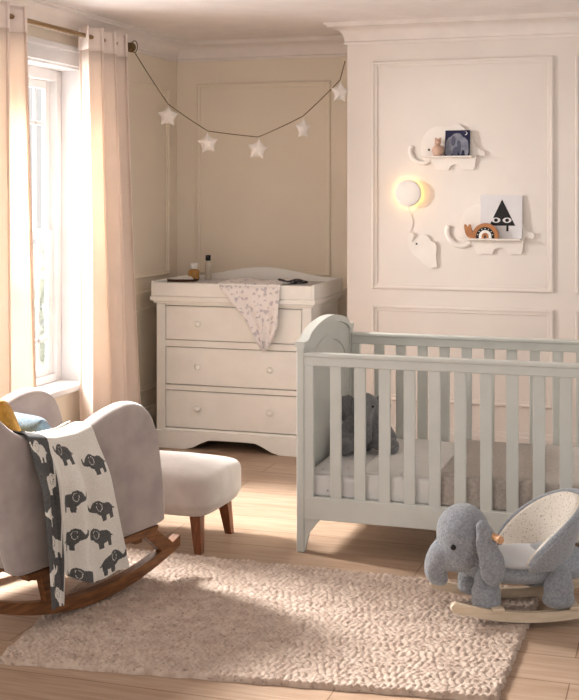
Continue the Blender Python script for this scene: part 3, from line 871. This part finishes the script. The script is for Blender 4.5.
# wooden under-frame, rockers and legs
for s in (1, -1):
    yy = s * .285
    prism('side_rail', [(-.33, .190), (.33, .214), (.345, .245), (-.33, .214)], yy - .020, yy + .020, M['walnut'], rc, bevel=.004)
    lo_, hi_ = [], []
    for k in range(25):
        x = lerp(-.47, .47, k / 24); z = .0285 + .44 * (x + .02) ** 2
        lo_.append((x, z)); hi_.append((x, z + .042 + .006 * math.sin(PI * k / 24)))
    prism('rocker', lo_ + list(reversed(hi_)), yy - .020, yy + .020, M['walnut'], rc, bevel=.004)
    prism('leg', [(.325, .235), (.255, .225), (.385, .118), (.452, .128), (.440, .150)], yy - .019, yy + .019, M['walnut'], rc, bevel=.004)
    prism('leg', [(-.27, .205), (-.20, .205), (-.165, .072), (-.235, .078)], yy - .019, yy + .019, M['walnut'], rc, bevel=.004)
for x, z in ((.27, .20), (-.25, .19)):
    box('cross_rail', (x - .02, -.266, z - .02), (x + .02, .266, z + .022), M['walnut'], rc)

# cushions in the chair
RCM = Matrix.Translation((-2.393, 4.241, 0)) @ Matrix.Rotation(R(71), 4, 'Z')
def pillow_bm(w, h, t, n=18):
    bm = bmesh.new(); V = {}
    for s in (1, -1):
        for i in range(n + 1):
            for j in range(n + 1):
                u, v = i / n * 2 - 1, j / n * 2 - 1
                if s < 0 and (i in (0, n) or j in (0, n)): V[s, i, j] = V[1, i, j]; continue
                pin = 1 - .07 * (abs(u * v)) ** 2 * 0 - .06 * (1 - u * u) * abs(v) ** 3 * 0
                k = ((1 - u ** 4) * (1 - v ** 4)) ** .5
                x = u * w / 2 * (1 - .07 * (1 - v * v) * 0 - .06 * (v * v) * 0); 
                V[s, i, j] = bm.verts.new((u * w / 2 * (1 - .06 * (1 - v * v) * abs(u) ** 4), s * t / 2 * k, v * h / 2 * (1 - .06 * (1 - u * u) * abs(v) ** 4)))
        for i in range(n):
            for j in range(n):
                bm.faces.new((V[s, i, j], V[s, i + 1, j], V[s, i + 1, j + 1], V[s, i, j + 1]))
    return bm
def place(o, x, y, z, rx, ry, rz):
    o.matrix_world = RCM @ Matrix.Translation((x, y, z)) @ Matrix.Rotation(rz, 4, 'Z') @ Matrix.Rotation(ry, 4, 'Y') @ Matrix.Rotation(rx, 4, 'X')
yc_ = obj('cushion', pillow_bm(.40, .40, .15), M['mustard'], None, subsurf=1)
place(yc_, -.255, -.02, .660, 0, R(-22), R(90))
yc_.matrix_world = RCM @ Matrix.Translation((-.285, -.01, .650)) @ Matrix.Rotation(R(-24), 4, 'Y') @ Matrix.Rotation(R(90), 4, 'Z')
tag(yc_, 'mustard yellow knitted cushion leaning on the rocking chair back', 'cushion')
bc_ = obj('cushion', pillow_bm(.40, .30, .11), M['bluecush'], None, subsurf=1)
bc_.matrix_world = RCM @ Matrix.Translation((-.045, .05, .592)) @ Matrix.Rotation(R(-32), 4, 'Y') @ Matrix.Rotation(R(90), 4, 'Z')
tag(bc_, 'slate blue cushion propped before the mustard one in the rocking chair', 'cushion')

# elephant blanket over the near arm of the chair
ELE = [(.02, .80), (.08, .84), (.11, .70), (.16, .64), (.20, .74), (.27, .86), (.38, .92), (.48, .88), (.55, .78), (.68, .77), (.80, .71), (.88, .60), (.93, .50), (1.0, .44), (.985, .40), (.92, .44), (.905, .30), (.90, .06), (.77, .06), (.75, .27), (.62, .25), (.60, .05), (.46, .05), (.44, .29), (.36, .36), (.31, .44), (.22, .47), (.12, .52), (.04, .64)]
EAR = [(.36, .82), (.46, .80), (.52, .68), (.50, .54), (.43, .46), (.37, .52), (.34, .66)]
EAR2 = [(.365, .81), (.45, .788), (.502, .68), (.484, .555), (.432, .482), (.382, .53), (.352, .66)]
motifs = []
def motif(u, v, su, sv, flip, dark):
    motifs.append((u, v, su, sv, flip, dark))
# coordinates: u 0..1 across the cloth, v metres down from the arm top
for u, v, fl in ((.46, .045, 0), (.86, .110, 0), (.47, .215, 1), (.84, .285, 0), (.43, .355, 1), (.78, .385, 0), (.47, .500, 0), (.88, .490, 1)):
    motif(u, v, .275, .094, fl, 1)
for u, v, fl in ((.12, .035, 0), (.235, .15, 1), (.10, .265, 0), (.21, .375, 0), (.10, .475, 1), (.21, .56, 0)):
    motif(u, v, .25, .092, fl, 0)
def arm_top(x): return interp(top_tab, x)
BL = .60
def blk_len(u):
    return lerp(.600, .590, u / .285) if u < .285 else interp([(.285, .475), (.65, .545), (1, .532)], u)
def blk(u, v):
    """u across, v 0..1 from the inside of the arm over the top and down the outside"""
    ins = .16; over = .115
    s = v * (ins + over + blk_len(u))
    xt = lerp(-.355, -.045, u); ztop_ = arm_top(xt) + .010
    if s < ins:
        return (xt, -.214 + .004 * math.sin(9 * u), ztop_ - (ins - s) + .0)
    if s < ins + over:
        a = (s - ins) / over * PI
        return (xt, -.2735 + .0595 * math.cos(a), ztop_ - .022 + .022 * math.sin(a) ** .8 if True else 0)
    d = s - ins - over; t = d / blk_len(u)
    xb = interp([(0, -.30), (.12, -.262), (.30, -.215), (.65, -.065), (1, .092)], u)
    x = lerp(xt, xb, t ** .9)
    fold = .020 * math.sin(2 * PI * 2.1 * u + .8) + .012 * math.sin(2 * PI * 3.7 * u + 2.0 * t)
    y = -.336 - (.016 + fold + .016) * sstep(0, .35, t) - (.016 if u < .29 else 0) * 0 - .020 * sstep(.26, .30, u) * (1 - sstep(.30, .42, u)) * sstep(0, .2, t)
    return (x, y, ztop_ - .022 - d)
def blk_mat(u, v):
    ins, over = .16, .115
    s = v * (ins + over + blk_len(u)) - ins - over
    light = u > .285
    for (mu, mv, su, sv, fl, dark) in motifs:
        if (dark == 1) != light: continue
        a = (u - mu) / su + .5; b = .5 - (s - mv) / sv
        if abs(a - .5) < .55 and abs(b - .5) < .55:
            q = (1 - a if fl else a, b)
            if inside(q, ELE):
                if inside(q, EAR) and not inside(q, EAR2): continue
                return 1 if light else 0
    return 0 if light else 1
bk = grid('throw_blanket', blk, 210, 320, [M['ele_light'], M['ele_dark']], rc, solid=.004, matfn=blk_mat)
bk.parent = None; bk.matrix_world = RCM
tag(bk, 'knitted baby blanket with charcoal elephants draped over the rocking chair arm', 'blanket')

# ------------------------------------------------------------------ rocking elephant (local: X = the way it faces)
re_ = empty('rocking_elephant', (-.611, 4.558, .020), R(207), 'grey plush rocking elephant with cream tub seat on the rug edge', 'rocking toy')
blob('body', [((.185, 0, .300), (.100, .102, .105)), ((.205, 0, .235), (.085, .088, .080)), ((.11, 0, .19), (.080, .085, .065)), ((.262, 0, .225), (.044, .054, .054))],
     [([(.262, 0, .225), (.288, 0, .195), (.298, 0, .164), (.290, 0, .140), (.270, 0, .134)], [.054, .044, .036, .031, .030])],
     M['plush'], re_, .008, 8)
blob('belly', [((-.05, 0, .160), (.235, .120, .052)), ((-.16, 0, .175), (.15, .130, .065))], [], M['plushlight'], re_, .009, 6)
for s in (1, -1):
    blob('ear', [((0.134, s * .122, .280), (.042, .020, .085), (s * .12, R(6), 0)), ((0.119, s * .137, .212), (.050, .022, .075), (s * .1, R(4), 0)), ((0.147, s * .108, .340), (.026, .018, .034), (0, 0, 0))], [], M['plush'], re_, .007, 6)
    bm = bmesh.new(); add_ell(bm, (.246, s * .078, .268), (.0105, .008, .0105), seg=14); obj('eye', bm, M['black'], re_)
    blob('front_leg', [((.125, s * .085, .100), (.055, .050, .055)), ((.125, s * .085, .070), (.056, .052, .030)), ((.12, s * .075, .14), (.046, .042, .06))], [], M['plush'], re_, .007, 5)
    blob('rear_leg', [((-.135, s * .125, .115), (.056, .048, .07)), ((-.135, s * .125, .076), (.062, .052, .032)), ((-.14, s * .115, .15), (.046, .044, .06))], [], M['plush'], re_, .007, 5)
    bm = bmesh.new(); add_tube(bm, [(.125, s * .06, .318), (.103, s * .160, .315)], .0125, 16); add_tube(bm, [(.103, s * .160, .315), (.1, s * .174, .3146)], [.0145, .0135], 16)
    ed_smooth(obj('handle', bm, M['beech'], re_))
    lo_, hi_ = [], []
    for k in range(29):
        x = lerp(-.40, .255, k / 28); z = .003 + .46 * (x + .075) ** 2
        lo_.append((x, z)); hi_.append((x, z + .036))
    tipx, tipz = (lo_[-1][0] + hi_[-1][0]) / 2, (lo_[-1][1] + hi_[-1][1]) / 2
    lo_ += [(tipx + .018 * math.sin(PI * q / 8), tipz - .018 * math.cos(PI * q / 8)) for q in range(1, 8)]
    prism('rocker', lo_ + list(reversed(hi_)), s * .135 - .011, s * .135 + .011, M['birch'], re_, bevel=.005, seg=3)
for x in (.10, -.19):
    z = .46 * (x + .075) ** 2 + .036
    box('crossbar', (x - .022, -.155, z), (x + .022, .155, z + .014), M['birch'], re_, .003)
# tub seat: padded shell open to the front
def rim(ph): return .208 + .212 * (max(0, math.cos(ph * .88)) ** .75)
def tub(off, z0, rise):
    def f(u, v):
        ph = lerp(-R(102), R(102), u)
        zt = rim(ph) + rise
        z = lerp(z0, zt, v)
        rad = (.150 + .055 * v * (1 + .25 * math.cos(ph))) - off
        return (-.050 - rad * math.cos(ph) * 1.05, rad * math.sin(ph) * .95, z)
    return f
so_ = grid('seat_shell', tub(0, .185, 0), 60, 16, M['plushlight'], re_, solid=.012)
si_ = grid('seat_lining', tub(.022, .19, .002), 60, 16, M['lining'], re_, solid=.030)
pr = [tub(.010, .185, .006)(k / 60, 1) for k in range(61)]
tube('piping', pr, .010, M['plushlight'], re_, 10)
blob('seat_pad', [((-.045, 0, .200), (.172, .128, .030))], [], M['minky'], re_, .007, 4)

# ------------------------------------------------------------------ elephant wall shelves (local: X right along wall, Y into wall, Z up from the board)
def ele_shelf(x, z, s, label):
    root = empty('elephant_shelf', (x, YC, z), 0, label, 'shelf', 'white elephant wall shelves')
    sc = s * .001
    def q(px, pz): return ((px - 300) * sc, (268 - pz) * sc)
    outl = [q(*p) for p in [(150, 300), (136, 262), (130, 215), (142, 160), (170, 122), (205, 100), (250, 94), (285, 102), (318, 90), (345, 84), (372, 94), (395, 120), (420, 152), (445, 188), (462, 222), (480, 236), (500, 238), (508, 254), (500, 270), (478, 266), (458, 262), (452, 300), (446, 335), (440, 348), (424, 347), (390, 347), (374, 348), (369, 335), (364, 322), (340, 314), (310, 322), (303, 335), (298, 348), (280, 347), (240, 347), (223, 348), (215, 335), (208, 318), (198, 300)]]
    bp_ = prism('back_plate', smooth_poly(outl, 1), -.016, -.001, M['shelf'], root, bevel=0)
    tp = smooth_path([q(*p) for p in [(76, 210), (66, 235), (76, 268), (100, 297), (135, 310), (165, 308), (188, 290)]] and [(q(*p)[0], -.012, q(*p)[1]) for p in [(76, 208), (66, 235), (76, 268), (100, 297), (135, 309), (165, 306), (188, 288)]], 2)
    bm = bmesh.new(); add_tube(bm, [(p[0], -.010, p[2]) for p in tp], [.0135 * s] * len(tp), 12); 
    for v in bm.verts: v.co.y = -.010 + (v.co.y + .010) * .65
    obj('trunk', bm, M['shelf'], root)
    a, b = q(142, 266), q(444, 274)
    box('shelf_board', (a[0], -.088, -.010), (b[0], -.014, 0), M['shelf'], root, .003)
    bm = bmesh.new(); add_ell(bm, (q(181, 231)[0], -.017, q(181, 231)[1]), (.007, .003, .007), seg=12); obj('eye', bm, M['eyegrey'], root)
    return root
ele_shelf(-1.292, 1.776, 1.0, 'upper white elephant shaped wall shelf holding a small navy book')
ele_shelf(-1.042, 1.305, 1.14, 'lower white elephant shaped wall shelf holding a white tree print')

def flat(bm, pts, y, t=.0012, mi=0): add_prism(bm, pts, y - t, y, 'xz', mi)
# navy book with an elephant under a moon
bk1 = empty('picture_book', (-1.243, YC - .045, 1.7765), R(-3), 'small navy book with grey elephant and moon on the upper shelf', 'book')
bk1.rotation_euler = (R(-7), 0, R(-3))
w, h = .142, .148
box('pages', (-w / 2 + .003, .003, .003), (w / 2 - .003, .013, h - .003), M['paper'], bk1, 0)
bm = bmesh.new(); add_box(bm, (-w / 2, 0, 0), (w / 2, .003, h)); add_box(bm, (-w / 2, .013, 0), (w / 2, .016, h)); add_box(bm, (-w / 2, .003, 0), (-w / 2 + .003, .013, h))
obj('cover', bm, M['navy'], bk1, smooth=False, bevel=.0008)
bm = bmesh.new()
E1 = [(-.068, .002), (-.070, .04), (-.066, .085), (-.052, .105), (-.034, .112), (-.022, .128), (.004, .132), (.022, .126), (.030, .110), (.050, .102), (.066, .080), (.069, .002), (.046, .002), (.044, .03), (.030, .034), (.027, .008), (.014, .006), (.010, .05), (-.020, .05), (-.026, .002)]
flat(bm, smooth_poly(E1, 1), -.0006)
obj('printed_elephant', bm, M['bookgrey'], bk1, smooth=False)
bm = bmesh.new()
flat(bm, smooth_poly([(-.030, .118), (-.036, .070), (-.022, .052), (-.008, .075), (-.012, .112)], 1), -.0018)
flat(bm, smooth_poly([(-.002, .085), (.004, .04), (.012, .012), (.022, .010), (.024, .05), (.018, .09)], 1), -.0018)
flat(bm, [(-.024, .002), (-.018, .048), (.008, .048), (.004, .002)], -.0018)
obj('printed_shading', bm, M['bookgreydark'], bk1, smooth=False)
bm = bmesh.new(); mo = []
for k in range(13): a = R(-100) + R(200) * k / 12; mo.append((.048 + .011 * math.cos(a), .130 + .011 * math.sin(a)))
for k in range(13): a = R(100) - R(200) * k / 12; mo.append((.044 + .010 * math.cos(a), .131 + .0095 * math.sin(a)))
flat(bm, mo, -.0018); obj('printed_moon', bm, M['paper'], bk1, smooth=False)
# peg doll of stacked rounds
pd = empty('peg_doll', (-1.350, YC - .055, 1.7765), 0, 'pink wooden stacking figure beside the navy book on the upper shelf', 'toy')
lathe('body', [(.020, 0), (.030, .008), (.035, .026), (.032, .046), (.020, .060), (.010, .064)], M['pinkwood'], pd)
lathe('head', [(.008, .062), (.017, .068), (.020, .080), (.017, .092), (.006, .099)], M['pinkwood'], pd)
for s in (1, -1):
    bm = bmesh.new(); add_ell(bm, (s * .013, 0, .098), (.007, .005, .008), seg=12); obj('ear', bm, M['pinkwood'], pd)
# white art print with a black tree
ap = empty('art_print', (-.992, YC - .038, 1.3055), 0, 'white canvas print of black triangular tree with eyes on the lower shelf', 'picture')
ap.rotation_euler = (R(-5), 0, 0)
w, h = .236, .245
box('canvas', (-w / 2, 0, 0), (w / 2, .016, h), M['paper'], ap, .001)
bm = bmesh.new(); flat(bm, [(-.066, .072), (.080, .072), (.004, .222)], -.0003); flat(bm, [(.030, .040), (.042, .040), (.042, .073), (.030, .073)], -.0003)
obj('printed_tree', bm, M['ink'], ap, smooth=False)
for ex in (-.029, .034):
    bm = bmesh.new(); flat(bm, [(ex + .025 * math.cos(2 * PI * k / 20), .103 + .015 * math.sin(2 * PI * k / 20)) for k in range(20)], -.0015)
    e = obj('printed_eye', bm, M['paper'], ap, smooth=False)
    bm = bmesh.new(); flat(bm, [(ex + .011 * math.cos(2 * PI * k / 16), .103 + .010 * math.sin(2 * PI * k / 16)) for k in range(16)], -.0027)
    obj('pupil', bm, M['ink'], e, smooth=False)
# snail shaped wooden rainbow
rb = empty('rainbow_toy', (-1.075, YC - .066, 1.3055), 0, 'tan wooden snail shaped rainbow stacker before the tree print', 'toy')
def arc_pts(r0, r1, n=20, leg=.012):
    o = [(-r1, 0)] + [(r1 * math.cos(PI - PI * k / n), leg + r1 * math.sin(PI - PI * k / n)) for k in range(n + 1)] + [(r1, 0), (r0, 0)]
    o += [(r0 * math.cos(PI * k / n), leg + r0 * math.sin(PI * k / n)) for k in range(n + 1)] + [(-r0, 0)]
    return o
for nm, r0, r1, mt_ in (('outer_arch', .052, .074, 'orangewood'), ('black_arch', .036, .0515, 'ink'), ('white_arch', .020, .0355, 'white'), ('inner_arch', .006, .0195, 'orangewood')):
    a_ = prism(nm, arc_pts(r0, r1), -.014, .014, M[mt_], rb, bevel=.0015)
    if nm == 'black_arch':
        for k in range(7):
            t = PI * (k + .5) / 7; bm = bmesh.new(); add_ell(bm, (.0435 * math.cos(t), -.0145, .012 + .0435 * math.sin(t)), (.003, .0012, .003), seg=10); obj('dot', bm, M['white'], a_)
prism('snail_head', smooth_poly([(-.066, 0), (-.090, 0), (-.108, .014), (-.118, .040), (-.122, .078), (-.112, .080), (-.106, .066), (-.098, .066), (-.094, .080), (-.084, .078), (-.080, .050), (-.070, .035)], 1), -.012, .012, M['orangewood'], rb, bevel=.002)
# balloon night light and the elephant that holds its string
nl = empty('night_light', (-1.528, YC, 1.562), 0, 'round white balloon wall light glowing warm around its rim', 'wall light')
lathe('front_disc', [(.002, -.052), (.067, -.052), (.076, -.049), (.079, -.043), (.077, -.036), (.002, -.034)], M['shelf'], nl, axis='y', seg=48)
lathe('led_ring', [(.040, -.034), (.054, -.034), (.054, -.024), (.040, -.024)], M['bulb'], nl, axis='y', seg=32)
lathe('wall_mount', [(.034, -.034), (.036, -.030), (.036, 0.0), (.030, 0.0)], M['shelf'], nl, axis='y')
bm = bmesh.new(); add_ell(bm, (.002, -.044, -.080), (.006, .005, .006), seg=12); obj('balloon_knot', bm, M['shelf'], nl)
sp = smooth_path([(.002, -.040, -.083), (.006, -.006, -.115), (.014, -.004, -.145), (.022, -.004, -.175), (.010, -.006, -.205), (-.004, -.012, -.232)], 2)
tube('string', sp, .0022, M['shelf'], nl, 6)
hp = empty('elephant_plaque', (-1.452, YC, 1.235), R(0), 'white elephant wall plaque holding the string of the balloon light', 'plaque')
def h_(px, pz): return ((px - 230) * .000935, (500 - pz) * .000935)
ho = [h_(*p) for p in [(148, 400), (160, 396), (180, 404), (176, 432), (166, 452), (178, 455), (192, 432), (214, 414), (245, 408), (268, 420), (284, 448), (306, 452), (318, 470), (322, 500), (318, 540), (322, 575), (326, 604), (316, 614), (302, 606), (296, 616), (272, 616), (262, 600), (240, 592), (222, 570), (200, 552), (176, 535), (158, 512), (146, 484), (142, 450)]]
prism('plate', ho, -.016, -.001, M['shelf'], hp, bevel=0)
bm = bmesh.new(); p = h_(196, 466); add_ell(bm, (p[0], -.0165, p[1]), (.0055, .002, .0055), seg=10); obj('eye', bm, M['black'], hp)

# ------------------------------------------------------------------ light
def area(name, loc, rot, sx, sy, power, col, spread=180):
    l = bpy.data.lights.new(name, 'AREA'); l.shape = 'RECTANGLE'; l.size = sx; l.size_y = sy; l.energy = power; l.color = col; l.spread = R(spread)
    o = bpy.data.objects.new(name, l); COL.objects.link(o); o.location = loc; o.rotation_euler = rot; return o
def aim(o, tgt): o.rotation_euler = (Vector(tgt) - o.location).to_track_quat('-Z', 'Z').to_euler()
k = area('daylight_window', (-4.3, 6.1, 1.5), (0, 0, 0), 4.6, 3.0, 330.0, (1.0, .985, .97)); aim(k, (-1.0, 5.9, 1.1))
k = area('low_sun_softbox', (-5.2, 5.6, 3.2), (0, 0, 0), 1.0, 0.9, 215.0, (1.0, .975, .945), 70); aim(k, (-1.4, 4.3, .3))
k = area('window_raking_softbox', (-4.9, 4.64, 1.95), (0, 0, 0), .45, .45, 4.0, (1.0, .98, .96), 36); aim(k, (-1.2, 7.0, 1.5))
k = area('front_fill', (-3.6, 1.2, 2.2), (0, 0, 0), 1.4, 1.6, 32.0, (1.0, .96, .93)); aim(k, (-1.2, 6.0, .9))  # unseen fill lamp, added to brighten the dresser side from the front
pl_ = bpy.data.lights.new('night_light_glow', 'POINT'); pl_.energy = .22; pl_.color = (1.0, .72, .36); pl_.shadow_soft_size = .02
po = bpy.data.objects.new('night_light_glow', pl_); COL.objects.link(po); po.location = (-1.528, YC - .014, 1.562 - .0); po.location.z += .0
w = bpy.data.worlds.new('World'); SC.world = w; w.use_nodes = True
bg = w.node_tree.nodes['Background']; bg.inputs['Color'].default_value = (1.0, .97, .945, 1); bg.inputs['Strength'].default_value = 0.78

# ------------------------------------------------------------------ camera (level, with vertical shift)
cam = bpy.data.cameras.new('Camera'); co = bpy.data.objects.new('Camera', cam); COL.objects.link(co)
co.location = (0, 0, 1.58); co.rotation_euler = (PI / 2, 0, math.atan(395 / 1220))
cam.sensor_fit = 'VERTICAL'; cam.sensor_height = 36.0; cam.lens = 1220 * 36.0 / 700
cam.shift_y = -(350 - 190) / 700; cam.shift_x = 0.0
cam.clip_start = .05
SC.camera = co
SC.view_settings.view_transform = 'Standard'; SC.view_settings.look = 'None'
SC.view_settings.exposure = 0.08; SC.view_settings.gamma = 1.0
